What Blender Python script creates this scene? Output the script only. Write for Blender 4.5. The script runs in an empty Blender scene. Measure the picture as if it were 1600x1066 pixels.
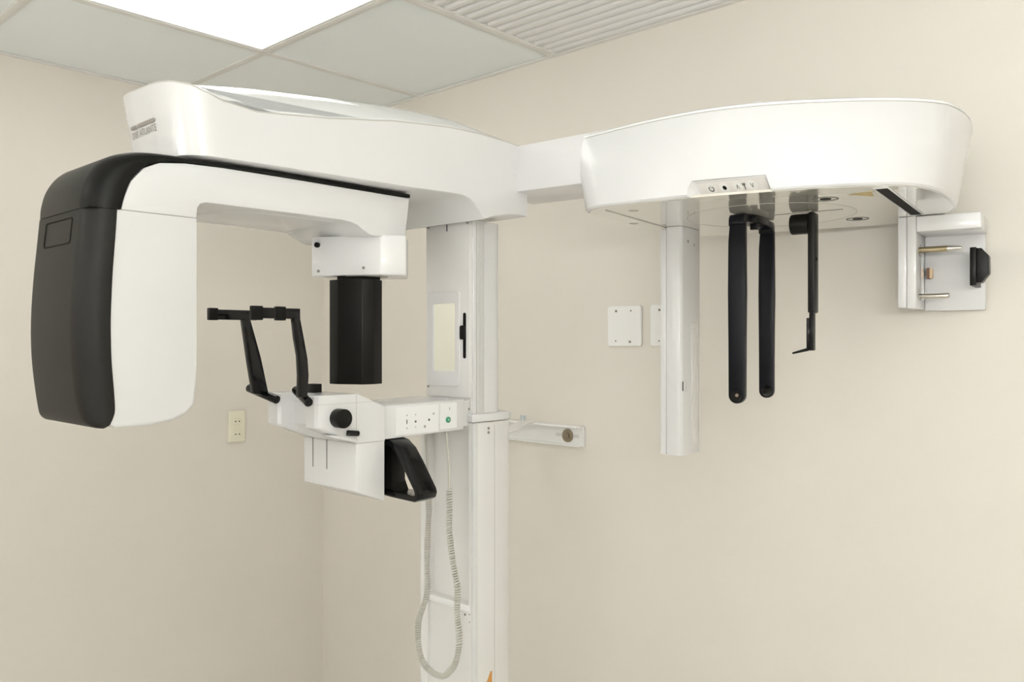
import bpy, bmesh, math
from mathutils import Vector, Matrix

# ------------------------------------------------------------------ camera
C = bpy.context.scene.collection
scn = bpy.context.scene
YAW = math.radians(42.7)
cam_d = bpy.data.cameras.new('camera')
cam = bpy.data.objects.new('camera', cam_d)
C.objects.link(cam)
cam.location = (0, 0, 1.70)
cam.rotation_euler = (math.radians(90), 0, YAW)
cam_d.sensor_width = 36.0
cam_d.lens = 36.0 * 1301 / 1600
cam_d.clip_start = 0.02
scn.camera = cam

# ------------------------------------------------------------------ world, exposure
w = bpy.data.worlds.new('world')
scn.world = w
w.use_nodes = True
w.node_tree.nodes['Background'].inputs[0].default_value = (0.8, 0.85, 0.9, 1)
w.node_tree.nodes['Background'].inputs[1].default_value = 0.0
scn.view_settings.view_transform = 'Standard'
scn.view_settings.look = 'None'
scn.view_settings.gamma = 1
scn.view_settings.use_curve_mapping = False
scn.view_settings.exposure = 0.38

LIGHT_STRENGTH = 2.6
WINDOW_FILL = 0.9  # glow of the added unseen window
UPLIGHT_FILL = 60.0  # strength of the added uplight near the camera
UPLIGHT_FILL_DIM = 13.0  # strength of the added uplight by the left wall
LIGHT_COLOR = (1.0, 0.99, 0.97)

# ------------------------------------------------------------------ materials
def mat(name, col, rough=0.5, metal=0.0, coat=0.0, spec=0.5, noise=0.0, nscale=6.0, bump=0.0, bscale=80.0, emit=None, trans=0.0):
    m = bpy.data.materials.new(name)
    m.use_nodes = True
    nt = m.node_tree
    b = nt.nodes['Principled BSDF']
    b.inputs['Base Color'].default_value = (*col, 1)
    b.inputs['Roughness'].default_value = rough
    b.inputs['Metallic'].default_value = metal
    b.inputs['Coat Weight'].default_value = coat
    b.inputs['Coat Roughness'].default_value = 0.05
    b.inputs['Specular IOR Level'].default_value = spec
    b.inputs['Transmission Weight'].default_value = trans
    tc = nt.nodes.new('ShaderNodeTexCoord')
    if noise:
        n = nt.nodes.new('ShaderNodeTexNoise')
        n.inputs['Scale'].default_value = nscale
        n.inputs['Detail'].default_value = 4
        nt.links.new(tc.outputs['Object'], n.inputs['Vector'])
        r = nt.nodes.new('ShaderNodeValToRGB')
        r.color_ramp.elements[0].position = 0.3
        r.color_ramp.elements[1].position = 0.7
        r.color_ramp.elements[0].color = (*[c * (1 - noise) for c in col], 1)
        r.color_ramp.elements[1].color = (*[min(1, c * (1 + noise)) for c in col], 1)
        nt.links.new(n.outputs['Fac'], r.inputs['Fac'])
        nt.links.new(r.outputs['Color'], b.inputs['Base Color'])
    if bump:
        n2 = nt.nodes.new('ShaderNodeTexNoise')
        n2.inputs['Scale'].default_value = bscale
        n2.inputs['Detail'].default_value = 3
        nt.links.new(tc.outputs['Object'], n2.inputs['Vector'])
        bp = nt.nodes.new('ShaderNodeBump')
        bp.inputs['Strength'].default_value = bump
        bp.inputs['Distance'].default_value = 0.002
        nt.links.new(n2.outputs['Fac'], bp.inputs['Height'])
        nt.links.new(bp.outputs['Normal'], b.inputs['Normal'])
    if emit:
        b.inputs['Emission Color'].default_value = (*emit[0], 1)
        b.inputs['Emission Strength'].default_value = emit[1]
    return m

M = dict(
    wall=mat('cream_wall_paint', (0.81, 0.765, 0.69), 0.6, noise=0.012, nscale=2.5, bump=0.10, bscale=60),
    tile=mat('ceiling_tile', (0.89, 0.93, 0.92), 0.45, noise=0.01, nscale=3, bump=0.05, bscale=30),
    grid=mat('ceiling_grid', (0.82, 0.81, 0.77), 0.4, noise=0.01),
    floor=mat('floor_vinyl', (0.82, 0.81, 0.79), 0.4, noise=0.05, nscale=4),
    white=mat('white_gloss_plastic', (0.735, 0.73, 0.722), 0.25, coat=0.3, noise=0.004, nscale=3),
    under=mat('white_mirror_gloss_panel', (0.72, 0.69, 0.60), 0.08, coat=1.0, spec=0.8, noise=0.004, nscale=3),
    satin=mat('white_satin_metal', (0.78, 0.765, 0.74), 0.38, noise=0.006, nscale=4),
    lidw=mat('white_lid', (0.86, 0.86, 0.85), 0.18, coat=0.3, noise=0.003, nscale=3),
    seam=mat('seam_shadow_grey', (0.50, 0.48, 0.44), 0.7, noise=0.02),
    black=mat('black_satin_plastic', (0.004, 0.0038, 0.003), 0.36, spec=0.2, noise=0.05, nscale=20, bump=0.03, bscale=300),
    blackt=mat('black_textured_plastic', (0.009, 0.008, 0.006), 0.5, spec=0.3, noise=0.04, nscale=20, bump=0.06, bscale=500),
    blackg=mat('black_gloss_plastic', (0.004, 0.004, 0.0045), 0.14, spec=0.25, coat=0.12, noise=0.05, nscale=10),
    navy=mat('dark_blue_black_plastic', (0.003, 0.0035, 0.006), 0.34, spec=0.22, noise=0.05, nscale=20),
    dark=mat('dark_slot', (0.006, 0.005, 0.004), 0.7, spec=0.15, noise=0.05),
    ink=mat('grey_print', (0.13, 0.125, 0.11), 0.6, noise=0.02),
    inkl=mat('light_grey_print', (0.36, 0.33, 0.29), 0.6, noise=0.02),
    keyp=mat('keypad_membrane', (0.66, 0.63, 0.59), 0.4, noise=0.01),
    keyw=mat('key_disc', (0.70, 0.69, 0.65), 0.4, noise=0.01),
    green=mat('green_button', (0.05, 0.28, 0.15), 0.35, noise=0.05),
    greenl=mat('green_button_mark', (0.30, 0.60, 0.42), 0.35, noise=0.05),
    mirror=mat('mirror_glass', (0.86, 0.89, 0.84), 0.02, metal=1.0, noise=0.003),
    steel=mat('brushed_steel', (0.55, 0.52, 0.46), 0.28, metal=1.0, noise=0.05, nscale=30),
    brass=mat('brass_pin', (0.42, 0.35, 0.22), 0.28, metal=1.0, noise=0.06, nscale=30),
    zinc=mat('zinc_screw', (0.60, 0.66, 0.70), 0.35, metal=0.9, noise=0.1, nscale=60),
    bronze=mat('bronze_washer', (0.30, 0.25, 0.18), 0.45, metal=0.7, noise=0.1, nscale=60),
    screw=mat('screw_head', (0.35, 0.34, 0.30), 0.4, metal=0.8, noise=0.05),
    cord=mat('ivory_cord', (0.58, 0.56, 0.50), 0.45, noise=0.03, nscale=20),
    ivory=mat('ivory_outlet_plastic', (0.88, 0.85, 0.68), 0.35, noise=0.01),
    plate=mat('white_cover_plate', (0.93, 0.925, 0.90), 0.35, noise=0.005),
    orange=mat('orange_sticker', (0.65, 0.30, 0.07), 0.5, noise=0.03),
    yellow=mat('yellow_sticker', (0.55, 0.43, 0.18), 0.5, noise=0.05, nscale=60),
    brown=mat('brown_connector', (0.22, 0.11, 0.07), 0.5, noise=0.05),
    tan=mat('tan_contact', (0.62, 0.46, 0.28), 0.4, metal=0.3, noise=0.05),
    glass=mat('clear_acrylic', (0.95, 0.93, 0.93), 0.03, trans=1.0, noise=0.002),
    window_fill=mat('added_window_glow', (0.9, 0.9, 0.9), 0.4, emit=((0.97, 0.985, 1.0), WINDOW_FILL)),  # emissive fill for the added window
    opal=mat('added_uplight_glow', (0.9, 0.9, 0.9), 0.5, emit=(LIGHT_COLOR, UPLIGHT_FILL)),  # emissive fill for the added uplights, dimmer version below
    opal2=mat('added_uplight_glow_dim', (0.9, 0.9, 0.9), 0.5, emit=(LIGHT_COLOR, UPLIGHT_FILL_DIM)),
    lamp=mat('lit_diffuser', (0.9, 0.9, 0.9), 0.5, emit=(LIGHT_COLOR, LIGHT_STRENGTH)),
)

# ------------------------------------------------------------------ mesh helpers
def spline(pts, n=5, closed=True):
    out = []
    N = len(pts)
    rng = range(N) if closed else range(N - 1)
    for i in rng:
        def g(k):
            return pts[k % N] if closed else pts[max(0, min(N - 1, k))]
        p0, p1, p2, p3 = g(i - 1), g(i), g(i + 1), g(i + 2)
        for j in range(n):
            t = j / n
            out.append(tuple(0.5 * ((2 * b) + (-a + c) * t + (2 * a - 5 * b + 4 * c - d) * t * t + (-a + 3 * b - 3 * c + d) * t ** 3)
                             for a, b, c, d in zip(p0, p1, p2, p3)))
    if not closed:
        out.append(tuple(pts[-1]))
    return out

def interp(tab, x):
    if x <= tab[0][0]: return tab[0][1]
    for (a, va), (b, vb) in zip(tab, tab[1:]):
        if x <= b:
            t = (x - a) / (b - a)
            t = t * t * (3 - 2 * t) * 0.4 + t * 0.6
            return va + (vb - va) * t
    return tab[-1][1]

def rrect(x0, y0, x1, y1, r, n=5):
    out = []
    for cx, cy, a0 in ((x1 - r, y0 + r, -90), (x1 - r, y1 - r, 0), (x0 + r, y1 - r, 90), (x0 + r, y0 + r, 180)):
        for k in range(n + 1):
            a = math.radians(a0 + 90 * k / n)
            out.append((cx + r * math.cos(a), cy + r * math.sin(a)))
    return out

def disc(cx, cy, r, n=28, ry=None):
    ry = ry or r
    return [(cx + r * math.cos(2 * math.pi * k / n), cy + ry * math.sin(2 * math.pi * k / n)) for k in range(n)]

def bevel(bm, wd, seg=3, ang=28, sel=None):
    bm.normal_update()
    es = []
    for e in bm.edges:
        if len(e.link_faces) == 2 and e.calc_face_angle(0) > math.radians(ang):
            if sel is None or sel((e.verts[0].co + e.verts[1].co) / 2, e):
                es.append(e)
    if es:
        bmesh.ops.bevel(bm, geom=es, offset=wd, segments=seg, profile=0.5, affect='EDGES', clamp_overlap=True)

def prism(pts, axis, lo, hi, bev=0.0, seg=3, bm=None, T=None):
    """extrude a 2D outline: axis x -> (y,z), y -> (x,z), z -> (x,y)"""
    b = bmesh.new()
    def P(p, h):
        if axis == 'x': return (h, p[0], p[1])
        if axis == 'y': return (p[0], h, p[1])
        return (p[0], p[1], h)
    a = [b.verts.new(P(p, lo)) for p in pts]
    c = [b.verts.new(P(p, hi)) for p in pts]
    n = len(pts)
    b.faces.new(a)
    b.faces.new(c[::-1])
    for i in range(n):
        b.faces.new((a[i], c[i], c[(i + 1) % n], a[(i + 1) % n]))
    bmesh.ops.recalc_face_normals(b, faces=b.faces)
    if bev: bevel(b, bev, seg)
    if T: 
        for v in b.verts: v.co = T(v.co)
    return join(bm, b)

def join(bm, b):
    if bm is None: return b
    me = bpy.data.meshes.new('tmp')
    b.to_mesh(me); b.free()
    bm.from_mesh(me)
    bpy.data.meshes.remove(me)
    return bm

def box(x0, y0, z0, x1, y1, z1, bev=0.0, seg=2, bm=None, T=None):
    return prism([(x0, y0), (x1, y0), (x1, y1), (x0, y1)], 'z', z0, z1, bev, seg, bm, T)

def cyl(p, q, r, r2=None, n=24, bev=0.0, bm=None, T=None, seg=3):
    b = bmesh.new()
    p = Vector(p); q = Vector(q)
    d = q - p
    bmesh.ops.create_cone(b, cap_ends=True, segments=n, radius1=r, radius2=r if r2 is None else r2, depth=d.length)
    if bev: bevel(b, bev, seg, 50)
    m = Matrix.Translation((p + q) / 2) @ d.to_track_quat('Z', 'Y').to_matrix().to_4x4()
    b.transform(m)
    if T:
        for v in b.verts: v.co = T(v.co)
    return join(bm, b)

def ring(cx, cy, r0, r1, axis, lo, hi, n=48, bm=None, T=None):
    b = bmesh.new()
    def P(a, r, h):
        u, v = cx + r * math.cos(a), cy + r * math.sin(a)
        return (h, u, v) if axis == 'x' else ((u, h, v) if axis == 'y' else (u, v, h))
    L = []
    for k in range(n):
        a = 2 * math.pi * k / n
        L.append([b.verts.new(P(a, r, h)) for r, h in ((r0, lo), (r1, lo), (r1, hi), (r0, hi))])
    for k in range(n):
        A, B = L[k], L[(k + 1) % n]
        for j in range(4):
            b.faces.new((A[j], B[j], B[(j + 1) % 4], A[(j + 1) % 4]))
    bmesh.ops.recalc_face_normals(b, faces=b.faces)
    if T:
        for v in b.verts: v.co = T(v.co)
    return join(bm, b)

def loft(rings, bm=None, T=None, cap=True):
    b = bmesh.new()
    V = [[b.verts.new(p) for p in r] for r in rings]
    n = len(rings[0])
    for A, B in zip(V, V[1:]):
        for i in range(n):
            b.faces.new((A[i], A[(i + 1) % n], B[(i + 1) % n], B[i]))
    if cap:
        b.faces.new(V[0]); b.faces.new(V[-1])
    bmesh.ops.recalc_face_normals(b, faces=b.faces)
    if T:
        for v in b.verts: v.co = T(v.co)
    return join(bm, b)

def tube(path, r, n=8, bm=None, radii=None):
    path = [Vector(p) for p in path]
    rings = []
    up = Vector((0.3, 0.9, 0.2)).normalized()
    N = None
    for i, p in enumerate(path):
        t = (path[min(i + 1, len(path) - 1)] - path[max(i - 1, 0)]).normalized()
        if N is None:
            N = t.cross(up).normalized()
        N = (N - t * N.dot(t)).normalized()
        B = t.cross(N)
        rr = radii[i] if radii else r
        rings.append([p + rr * (math.cos(2 * math.pi * k / n) * N + math.sin(2 * math.pi * k / n) * B) for k in range(n)])
    return loft(rings, bm)

WORLD = {}
def obj(name, bm, m, parent=None, label=None, sharp=32, loc=None):
    me = bpy.data.meshes.new(name)
    bmesh.ops.recalc_face_normals(bm, faces=bm.faces)
    xs = [v.co for v in bm.verts]
    lo = Vector([min(c[i] for c in xs) for i in range(3)]); hi = Vector([max(c[i] for c in xs) for i in range(3)])
    org = Vector(((lo.x + hi.x) / 2, (lo.y + hi.y) / 2, lo.z)) if loc is None else Vector(loc)
    for v in bm.verts: v.co -= org
    bm.to_mesh(me); bm.free()
    for p in me.polygons: p.use_smooth = True
    me.set_sharp_from_angle(angle=math.radians(sharp))
    me.materials.append(M[m])
    o = bpy.data.objects.new(name, me)
    C.objects.link(o)
    if parent is not None:
        o.parent = parent
        o.location = org - WORLD[parent]
    else:
        o.location = org
    WORLD[o] = org
    if label: o['label'] = label
    return o

def thing(name, loc, label, cat, group=None):
    o = bpy.data.objects.new(name, None)
    o.empty_display_size = 0.05
    C.objects.link(o)
    o.location = loc
    WORLD[o] = Vector(loc)
    return tag(o, label, cat, group)

def tag(o, label, cat, group=None):
    o['label'] = label; o['category'] = cat
    if group: o['group'] = group
    return o

def struct(name, bm, m, parent=None):
    o = obj(name, bm, m, parent, sharp=30)
    o['kind'] = 'structure'
    return o

def cut(o, bm):
    """boolean-subtract a (world space) bmesh from object o"""
    me = bpy.data.meshes.new('cutter')
    org = WORLD[o]
    for v in bm.verts: v.co -= org
    bm.to_mesh(me); bm.free()
    a = bpy.data.objects.new('a', o.data); b = bpy.data.objects.new('b', me)
    C.objects.link(a); C.objects.link(b)
    md = a.modifiers.new('c', 'BOOLEAN'); md.operation = 'DIFFERENCE'; md.object = b; md.solver = 'EXACT'
    bpy.context.view_layer.update()
    dg = bpy.context.evaluated_depsgraph_get()
    new = bpy.data.meshes.new_from_object(a.evaluated_get(dg))
    bpy.data.objects.remove(a); bpy.data.objects.remove(b); bpy.data.meshes.remove(me)
    mats = o.data.materials[0]
    o.data = new
    new.materials.clear(); new.materials.append(mats)
    for p in new.polygons: p.use_smooth = True; p.material_index = 0
    new.set_sharp_from_angle(angle=math.radians(32))

def text_bm(s, size, T):
    cu = bpy.data.curves.new('t', 'FONT')
    cu.body = s; cu.size = size; cu.extrude = 0.0003; cu.resolution_u = 3
    o = bpy.data.objects.new('t', cu); C.objects.link(o)
    bpy.context.view_layer.update()
    me = bpy.data.meshes.new_from_object(o.evaluated_get(bpy.context.evaluated_depsgraph_get()))
    bm = bmesh.new(); bm.from_mesh(me)
    bpy.data.objects.remove(o); bpy.data.curves.remove(cu); bpy.data.meshes.remove(me)
    for v in bm.verts: v.co = T(v.co)
    return bm

# ------------------------------------------------------------------ room
CZ = 2.574          # ceiling height
XL, XR, YB, YF = -2.867, 1.75, 1.974, -2.0
struct('floor', box(XL - .1, YF - .1, -.1, XR + .1, YB + .1, 0), 'floor')
struct('wall_left', box(XL - .1, YF - .1, 0, XL, YB + .1, CZ), 'wall')
struct('wall_back', box(XL, YB, 0, XR, YB + .1, CZ), 'wall')
struct('wall_right', box(XR, YF - .1, 0, XR + .1, YB + .1, CZ), 'wall')
WX0, WX1, WZ0, WZ1 = -.5, 1.5, .80, 2.45
wf = box(XL, YF - .1, 0, WX0, YF, CZ)
box(WX1, YF - .1, 0, XR, YF, CZ, bm=wf)
box(WX0, YF - .1, 0, WX1, YF, WZ0, bm=wf)
box(WX0, YF - .1, WZ1, WX1, YF, CZ, bm=wf)
struct('wall_front', wf, 'wall')
# frosted window added out of view behind the camera, glowing to brighten the room
win = struct('added_window_1', box(WX0, YF - .07, WZ0, WX1, YF - .062, WZ1), 'window_fill')
fr = bmesh.new()
for a in ((WX0, WZ0, WX1, WZ0 + .05), (WX0, WZ1 - .05, WX1, WZ1), (WX0, WZ0 + .05, WX0 + .05, WZ1 - .05), (WX1 - .05, WZ0 + .05, WX1, WZ1 - .05), (.475, WZ0 + .05, .525, WZ1 - .05)):
    box(a[0], YF - .06, a[1], a[2], YF - .01, a[3], .002, bm=fr)
obj('added_window_frame', fr, 'plate', win)

MOD = 0.6255
gx = [-2.268 + MOD * k for k in range(0, 7)]
gy = [YB - MOD * k for k in range(1, 7)]
ex = [XL] + [x for x in gx if x < XR - .05] + [XR]
ey = [YF] + sorted(y for y in gy if y > YF + .05) + [YB]
def cell(cx, cy):
    for i in range(len(ex) - 1):
        for j in range(len(ey) - 1):
            if ex[i] < cx < ex[i + 1] and ey[j] < cy < ey[j + 1]: return i, j
LC = [cell(-1.955, 1.036), cell(-.7, -1.5), cell(-1.95, -.85)]  # first panel is in view; the other two are added to brighten the room
VC = cell(-1.33, 1.66)
cb = bmesh.new()
for i in range(len(ex) - 1):
    for j in range(len(ey) - 1):
        if (i, j) in LC or (i, j) == VC:
            box(ex[i], ey[j], CZ + .06, ex[i + 1], ey[j + 1], CZ + .1, bm=cb)
            continue
        box(ex[i] + .004, ey[j] + .004, CZ + .005, ex[i + 1] - .004, ey[j + 1] - .004, CZ + .03, bm=cb)
box(XL - .1, YF - .1, CZ + .1, XR + .1, YB + .1, CZ + .15, bm=cb)
struct('ceiling', cb, 'tile')
gb = bmesh.new()
for x in ex[1:-1]:
    box(x - .012, YF, CZ, x + .012, YB, CZ + .04, .0015, bm=gb)
for y in ey[1:-1]:
    box(XL, y - .012, CZ + .0005, XR, y + .012, CZ + .0395, .0015, bm=gb)
struct('trim_1', gb, 'grid')
eb = bmesh.new()
box(XL, YF, CZ - .0005, XL + .016, YB, CZ + .004, bm=eb)
box(XL, YB - .016, CZ - .0005, XR, YB, CZ + .004, bm=eb)
box(XR - .016, YF, CZ - .0005, XR, YB, CZ + .004, bm=eb)
box(XL, YF, CZ - .0005, XR, YF + .016, CZ + .004, bm=eb)
struct('trim_2', eb, 'grid')

labs = ['square lit ceiling light panel above the white x-ray machine',
        'added square ceiling light panel, out of view, next to the added window',
        'added square ceiling light panel, out of view, in the front left corner of the room']
for k, (i, j) in enumerate(LC):
    x0, x1, y0, y1 = ex[i] + .0125, ex[i + 1] - .0125, ey[j] + .0125, ey[j + 1] - .0125
    t = thing('ceiling_light', ((x0 + x1) / 2, (y0 + y1) / 2, CZ), labs[k], 'ceiling light', 'lit panels in the suspended ceiling')
    fb = bmesh.new()
    for a in ((x0, y0, x1, y0 + .008), (x0, y1 - .008, x1, y1), (x0, y0 + .008, x0 + .008, y1 - .008), (x1 - .008, y0 + .008, x1, y1 - .008)):
        box(a[0], a[1], CZ + .002, a[2], a[3], CZ + .05, bm=fb)
    obj('frame', fb, 'grid', t)
    obj('diffuser', box(x0 + .008, y0 + .008, CZ + .006, x1 - .008, y1 - .008, CZ + .012), 'lamp', t)

# two unseen hanging uplights added to brighten ceiling and walls: opal tube in trough
PZ = 1.88
for x0, x1, yc, lb in ((.00, 1.30, -.25, 'added long hanging fill uplight with opal tube on the right side behind the camera'),
                       (-2.30, -1.10, -1.10, 'added long hanging fill uplight with opal tube near the left wall')):
    t = thing('added_uplight', ((x0 + x1) / 2, yc, PZ - .077), lb, 'added light', 'added hanging uplights')
    obj('added_opal_tube', cyl((x0 + .02, yc, PZ), (x1 - .02, yc, PZ), .05, n=32, bev=.01), 'opal' if x0 > -1 else 'opal2', t)
    tro = [(yc + .075 * math.cos(math.radians(a)), PZ + .075 * math.sin(math.radians(a))) for a in range(180, 361, 15)]
    tri = [(yc + .070 * math.cos(math.radians(a)), PZ + .070 * math.sin(math.radians(a))) for a in range(360, 179, -15)]
    obj('trough', prism(tro + tri, 'x', x0, x1), 'plate', t)
    for x in (x0, x1):
        obj('end_cap', prism([(yc + .077 * math.cos(math.radians(a)), PZ + .077 * math.sin(math.radians(a))) for a in range(180, 361, 15)], 'x', x - .006, x + .006, .001), 'plate', t)
        obj('suspension_wire', cyl((x, yc, PZ - .001), (x, yc, CZ + .006), .0012, n=8), 'steel', t)

# ridged air diffuser tile
i, j = VC
x0, x1, y0, y1 = ex[i] + .0125, ex[i + 1] - .0125, ey[j] + .0125, ey[j + 1] - .001
t = thing('ceiling_vent', ((x0 + x1) / 2, (y0 + y1) / 2, CZ), 'white ridged ceiling vent panel against the back wall', 'ceiling vent')
obj('backing', box(x0, y0, CZ + .0085, x1, y1, CZ + .035), 'lidw', t)
n = 15
st = (y1 - y0 - .016) / n
for k in range(n):
    yy = y0 + .004 + st * k
    prof = [(yy + .001, CZ + .024), (yy + .004, CZ + .007), (yy + .012, CZ + .002), (yy + st * .80, CZ + .002), (yy + st * .88, CZ + .006), (yy + st * .93, CZ + .024)]
    obj('slat', prism(prof, 'x', x0 + .012, x1 - .004, .0012, 2), 'lidw', t)
obj('rim', box(x0, y0, CZ + .001, x0 + .012, y1, CZ + .025, bm=box(x0 + .012, y1 - .011, CZ + .001, x1, y1, CZ + .025)), 'grid', t)

# outlet on the left wall
t = thing('wall_outlet', (XL, 1.586, 1.323), 'ivory double power outlet low on the left wall', 'outlet')
T = lambda v: Vector((XL + v.x, v.y, v.z))
obj('cover_plate', prism(rrect(1.553, 1.323, 1.620, 1.440, .006), 'x', XL, XL + .009, .003), 'ivory', t)
for z in (1.4005, 1.3525):
    s = obj('socket', prism(rrect(1.572, z - .0115, 1.602, z + .0115, .002), 'x', XL + .0088, XL + .0102, .0006), 'ivory', t)
    for y in (1.5795, 1.5945):
        obj('pin_hole', cyl((XL + .0095, y, z), (XL + .0104, y, z), .0026, n=14), 'dark', s)
obj('blank_insert', prism(rrect(1.572, 1.367, 1.602, 1.386, .002), 'x', XL + .0088, XL + .0100, .0005), 'ivory', t)

# blank cover plates on the back wall
for k, (x0, x1) in enumerate(((-1.437, -1.320), (-1.291, -1.174))):
    lab = ('white square blank cover plate on back wall, fully visible between column and hanging panel',
           'white square blank cover plate on back wall, half hidden behind the hanging white panel')[k]
    t = thing('cover_plate', ((x0 + x1) / 2, YB, 1.685), lab, 'cover plate', 'blank plates on the back wall')
    obj('plate', prism(rrect(x0, 1.685, x1, 1.801, .008), 'y', YB - .009, YB, .003), 'plate', t)
    for (a, b2, r) in ((.27, .87, .0034), (.71, .87, .0022), (.26, .13, .0022), (.68, .11, .0034)):
        obj('screw', cyl((x0 + .117 * a, YB - .0102, 1.685 + .116 * b2), (x0 + .117 * a, YB - .008, 1.685 + .116 * b2), r, n=12), 'bronze', t)

# ------------------------------------------------------------------ the machine
R0 = (-1.33, 1.295, 0)
mach = thing('dental_xray_machine', R0, 'white floor-standing panoramic dental x-ray machine with black tube head cover and side skull-imaging arm', 'x-ray machine')

# --- column
CX0, CX1, CY0, CY1 = -1.418, -1.247, 1.232, 1.353
col = obj('column', prism([(CX0, CY0 + .002), (CX0 + .002, CY0), (-1.257, CY0), (CX1, CY0 + .004), (CX1, CY1 - .018), (CX1 - .005, CY1 - .006), (CX1 - .018, CY1), (CX0, CY1)], 'z', .02, 1.5265, .0015, 2), 'satin', mach)
cut(col, box(-1.392, CY0 - .02, 1.14, -1.262, CY0 + .02, 1.517))
cut(col, box(-1.392, CY0 - .02, .10, -1.277, CY0 + .008, 1.129))
obj('column_cap', prism([(CX0 - .002, CY0 - .002), (CX1, CY0 - .004), (CX1 + .003, CY0 + .002), (CX1 + .003, CY1 - .018), (CX1 - .002, CY1 - .003), (CX1 - .018, CY1 + .002), (CX0 - .002, CY1 + .002)], 'z', 1.528, 1.5455, .003), 'white', col)
obj('ledge_trim', box(-1.391, CY0 - .001, 1.126, -1.256, CY0 + .016, 1.139, .001), 'lidw', col)
obj('side_seam', box(CX1 - .001, 1.2955, .03, CX1 + .0004, 1.2965, 1.52), 'seam', col)
obj('edge_strip', box(CX1 - .006, CY0 - .0008, .03, CX1 + .0012, CY0 + .011, 1.524, .0005), 'white', col)
for z in (1.513, 1.504):
    obj('screw', cyl((CX1 - .001, 1.277, z), (CX1 + .0012, 1.277, z), .0032, n=14), 'screw', col)
for x, z in ((-1.272, 1.119), (-1.2585, 1.122), (-1.2585, 1.106)):
    obj('screw', cyl((x, CY0 - .0015, z), (x, CY0 + .004, z), .0025 if x < -1.26 else .0013, n=12), 'screw', col)
obj('orange_label', prism([(1.2665, .962), (1.2875, .966), (1.2875, .99), (1.283, .990)], 'x', CX1 - .0005, CX1 + .0006), 'orange', col, 'orange sticker')
obj('base_plate', prism(rrect(-1.50, 1.10, -1.16, 1.44, .03), 'z', 0, .02, .004), 'satin', mach)

# --- mast
mast = obj('mast', prism([(-1.392, 1.238), (-1.253, 1.238), (-1.253, 1.262), (-1.253, 1.283)] + [(-1.279 + .026 * math.cos(a), 1.300 + .030 * math.sin(a)) for a in [math.radians(9 * k) for k in range(0, 11)]] + [(-1.392, 1.330)], 'z', 1.53, 1.955, .0008, 1), 'white', mach)
for k, y in enumerate((1.2465, 1.2535, 1.2585, 1.263, 1.268)):
    obj('groove', box(-1.2540, y, 1.5465, -1.2522, y + (.0008 if k else .0016), 1.952), 'seam', mast)
fp = obj('front_panel', box(-1.393, 1.229, 1.5795, -1.2565, 1.2385, 1.957, .0012), 'satin', mach)
obj('slot', box(-1.327, 1.2285, 1.9375, -1.3245, 1.2305, 1.952), 'dark', fp)
for x, z in ((-1.386, 1.951), (-1.2615, 1.950), (-1.2620, 1.556), (-1.386, 1.60)):
    if z > 1.58:
        obj('screw', cyl((x, 1.2275, z), (x, 1.2310, z), .0028, n=14), 'screw', fp)
mf = obj('mirror_frame', prism(rrect(-1.386, 1.602, -1.284, 1.807, .010), 'y', 1.2262, 1.2295, .0015), 'white', mach)
cut(mf, prism(rrect(-1.3675, 1.634, -1.2975, 1.782, .005), 'y', 1.22, 1.2278))
obj('mirror', prism(rrect(-1.3665, 1.635, -1.2985, 1.781, .0045), 'y', 1.2277, 1.2285), 'mirror', mf)
sl = obj('slider_slot', prism(rrect(-1.2745, 1.663, -1.2665, 1.760, .0038), 'y', 1.2277, 1.2296), 'dark', mach)
obj('slider_knob', prism(rrect(-1.2790, 1.703, -1.2655, 1.733, .004), 'y', 1.221, 1.2277, .0015), 'black', sl)
lowp = obj('lower_front_panel', box(-1.392, 1.2335, 1.53, -1.256, 1.2375, 1.5795), 'satin', mach)
obj('screw', cyl((-1.2625, 1.2315, 1.556), (-1.2625, 1.234, 1.556), .003, n=14), 'screw', lowp)

# --- overhead beam
BC = -1.335
YN = 0.572; YR = 1.338
def bw(y):
    W = interp([(.57, .119), (.75, .126), (1.0, .140), (1.34, .145)], y)
    r = .078
    if y < YN + r:
        q = (YN + r - y) / r
        W *= max(0.0, 1 - q ** 3.3) ** (1 / 3.3)
    return W
def seamz(x, y):
    z = interp([(.57, 2.100), (.60, 2.091), (.62, 2.083), (.65, 2.074), (.705, 2.068), (.82, 2.080), (.89, 2.090), (1.0, 2.106), (1.12, 2.117), (1.20, 2.119), (1.34, 2.113)], y)
    fw = max(0, min(1, (.80 - y) / .2))
    s = (BC - x) / .12
    return z + .020 * fw * max(0, min(1, .5 + s)) * max(0, min(1, (y - .56) / .06))
def zbot(y):
    return interp([(.57, 1.986), (1.0, 1.986), (1.13, 1.989), (1.15, 1.9885), (1.168, 1.984), (1.182, 1.976), (1.193, 1.965), (1.2, 1.956), (1.2055, 1.9485), (1.211, 1.9485), (1.24, 1.957), (1.28, 1.9645), (1.31, 1.967), (1.338, 1.967)], y)
def crest(y):
    return interp([(.57, 2.100), (.62, 2.112), (.70, 2.128), (.78, 2.139), (.91, 2.152), (1.06, 2.163), (1.17, 2.166), (1.26, 2.15), (1.338, 2.118)], y)
ys = [YN + .078 * (1 - math.cos(math.radians(90 * k / 14)) ) for k in range(15)]
ys = [YN + .0003 if k == 0 else y for k, y in enumerate(ys)]
ys += [.66 + .045 * k for k in range(11)] + [1.13, 1.14, 1.15, 1.16, 1.168, 1.175, 1.182, 1.188, 1.193, 1.197, 1.2, 1.203, 1.2055, 1.211, 1.225, 1.24, 1.26, 1.28, 1.30, 1.32, 1.338]
right = [(BC + bw(y), y) for y in ys]
left = [(BC - bw(y), y) for y in ys]
outl = right + left[::-1]
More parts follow.
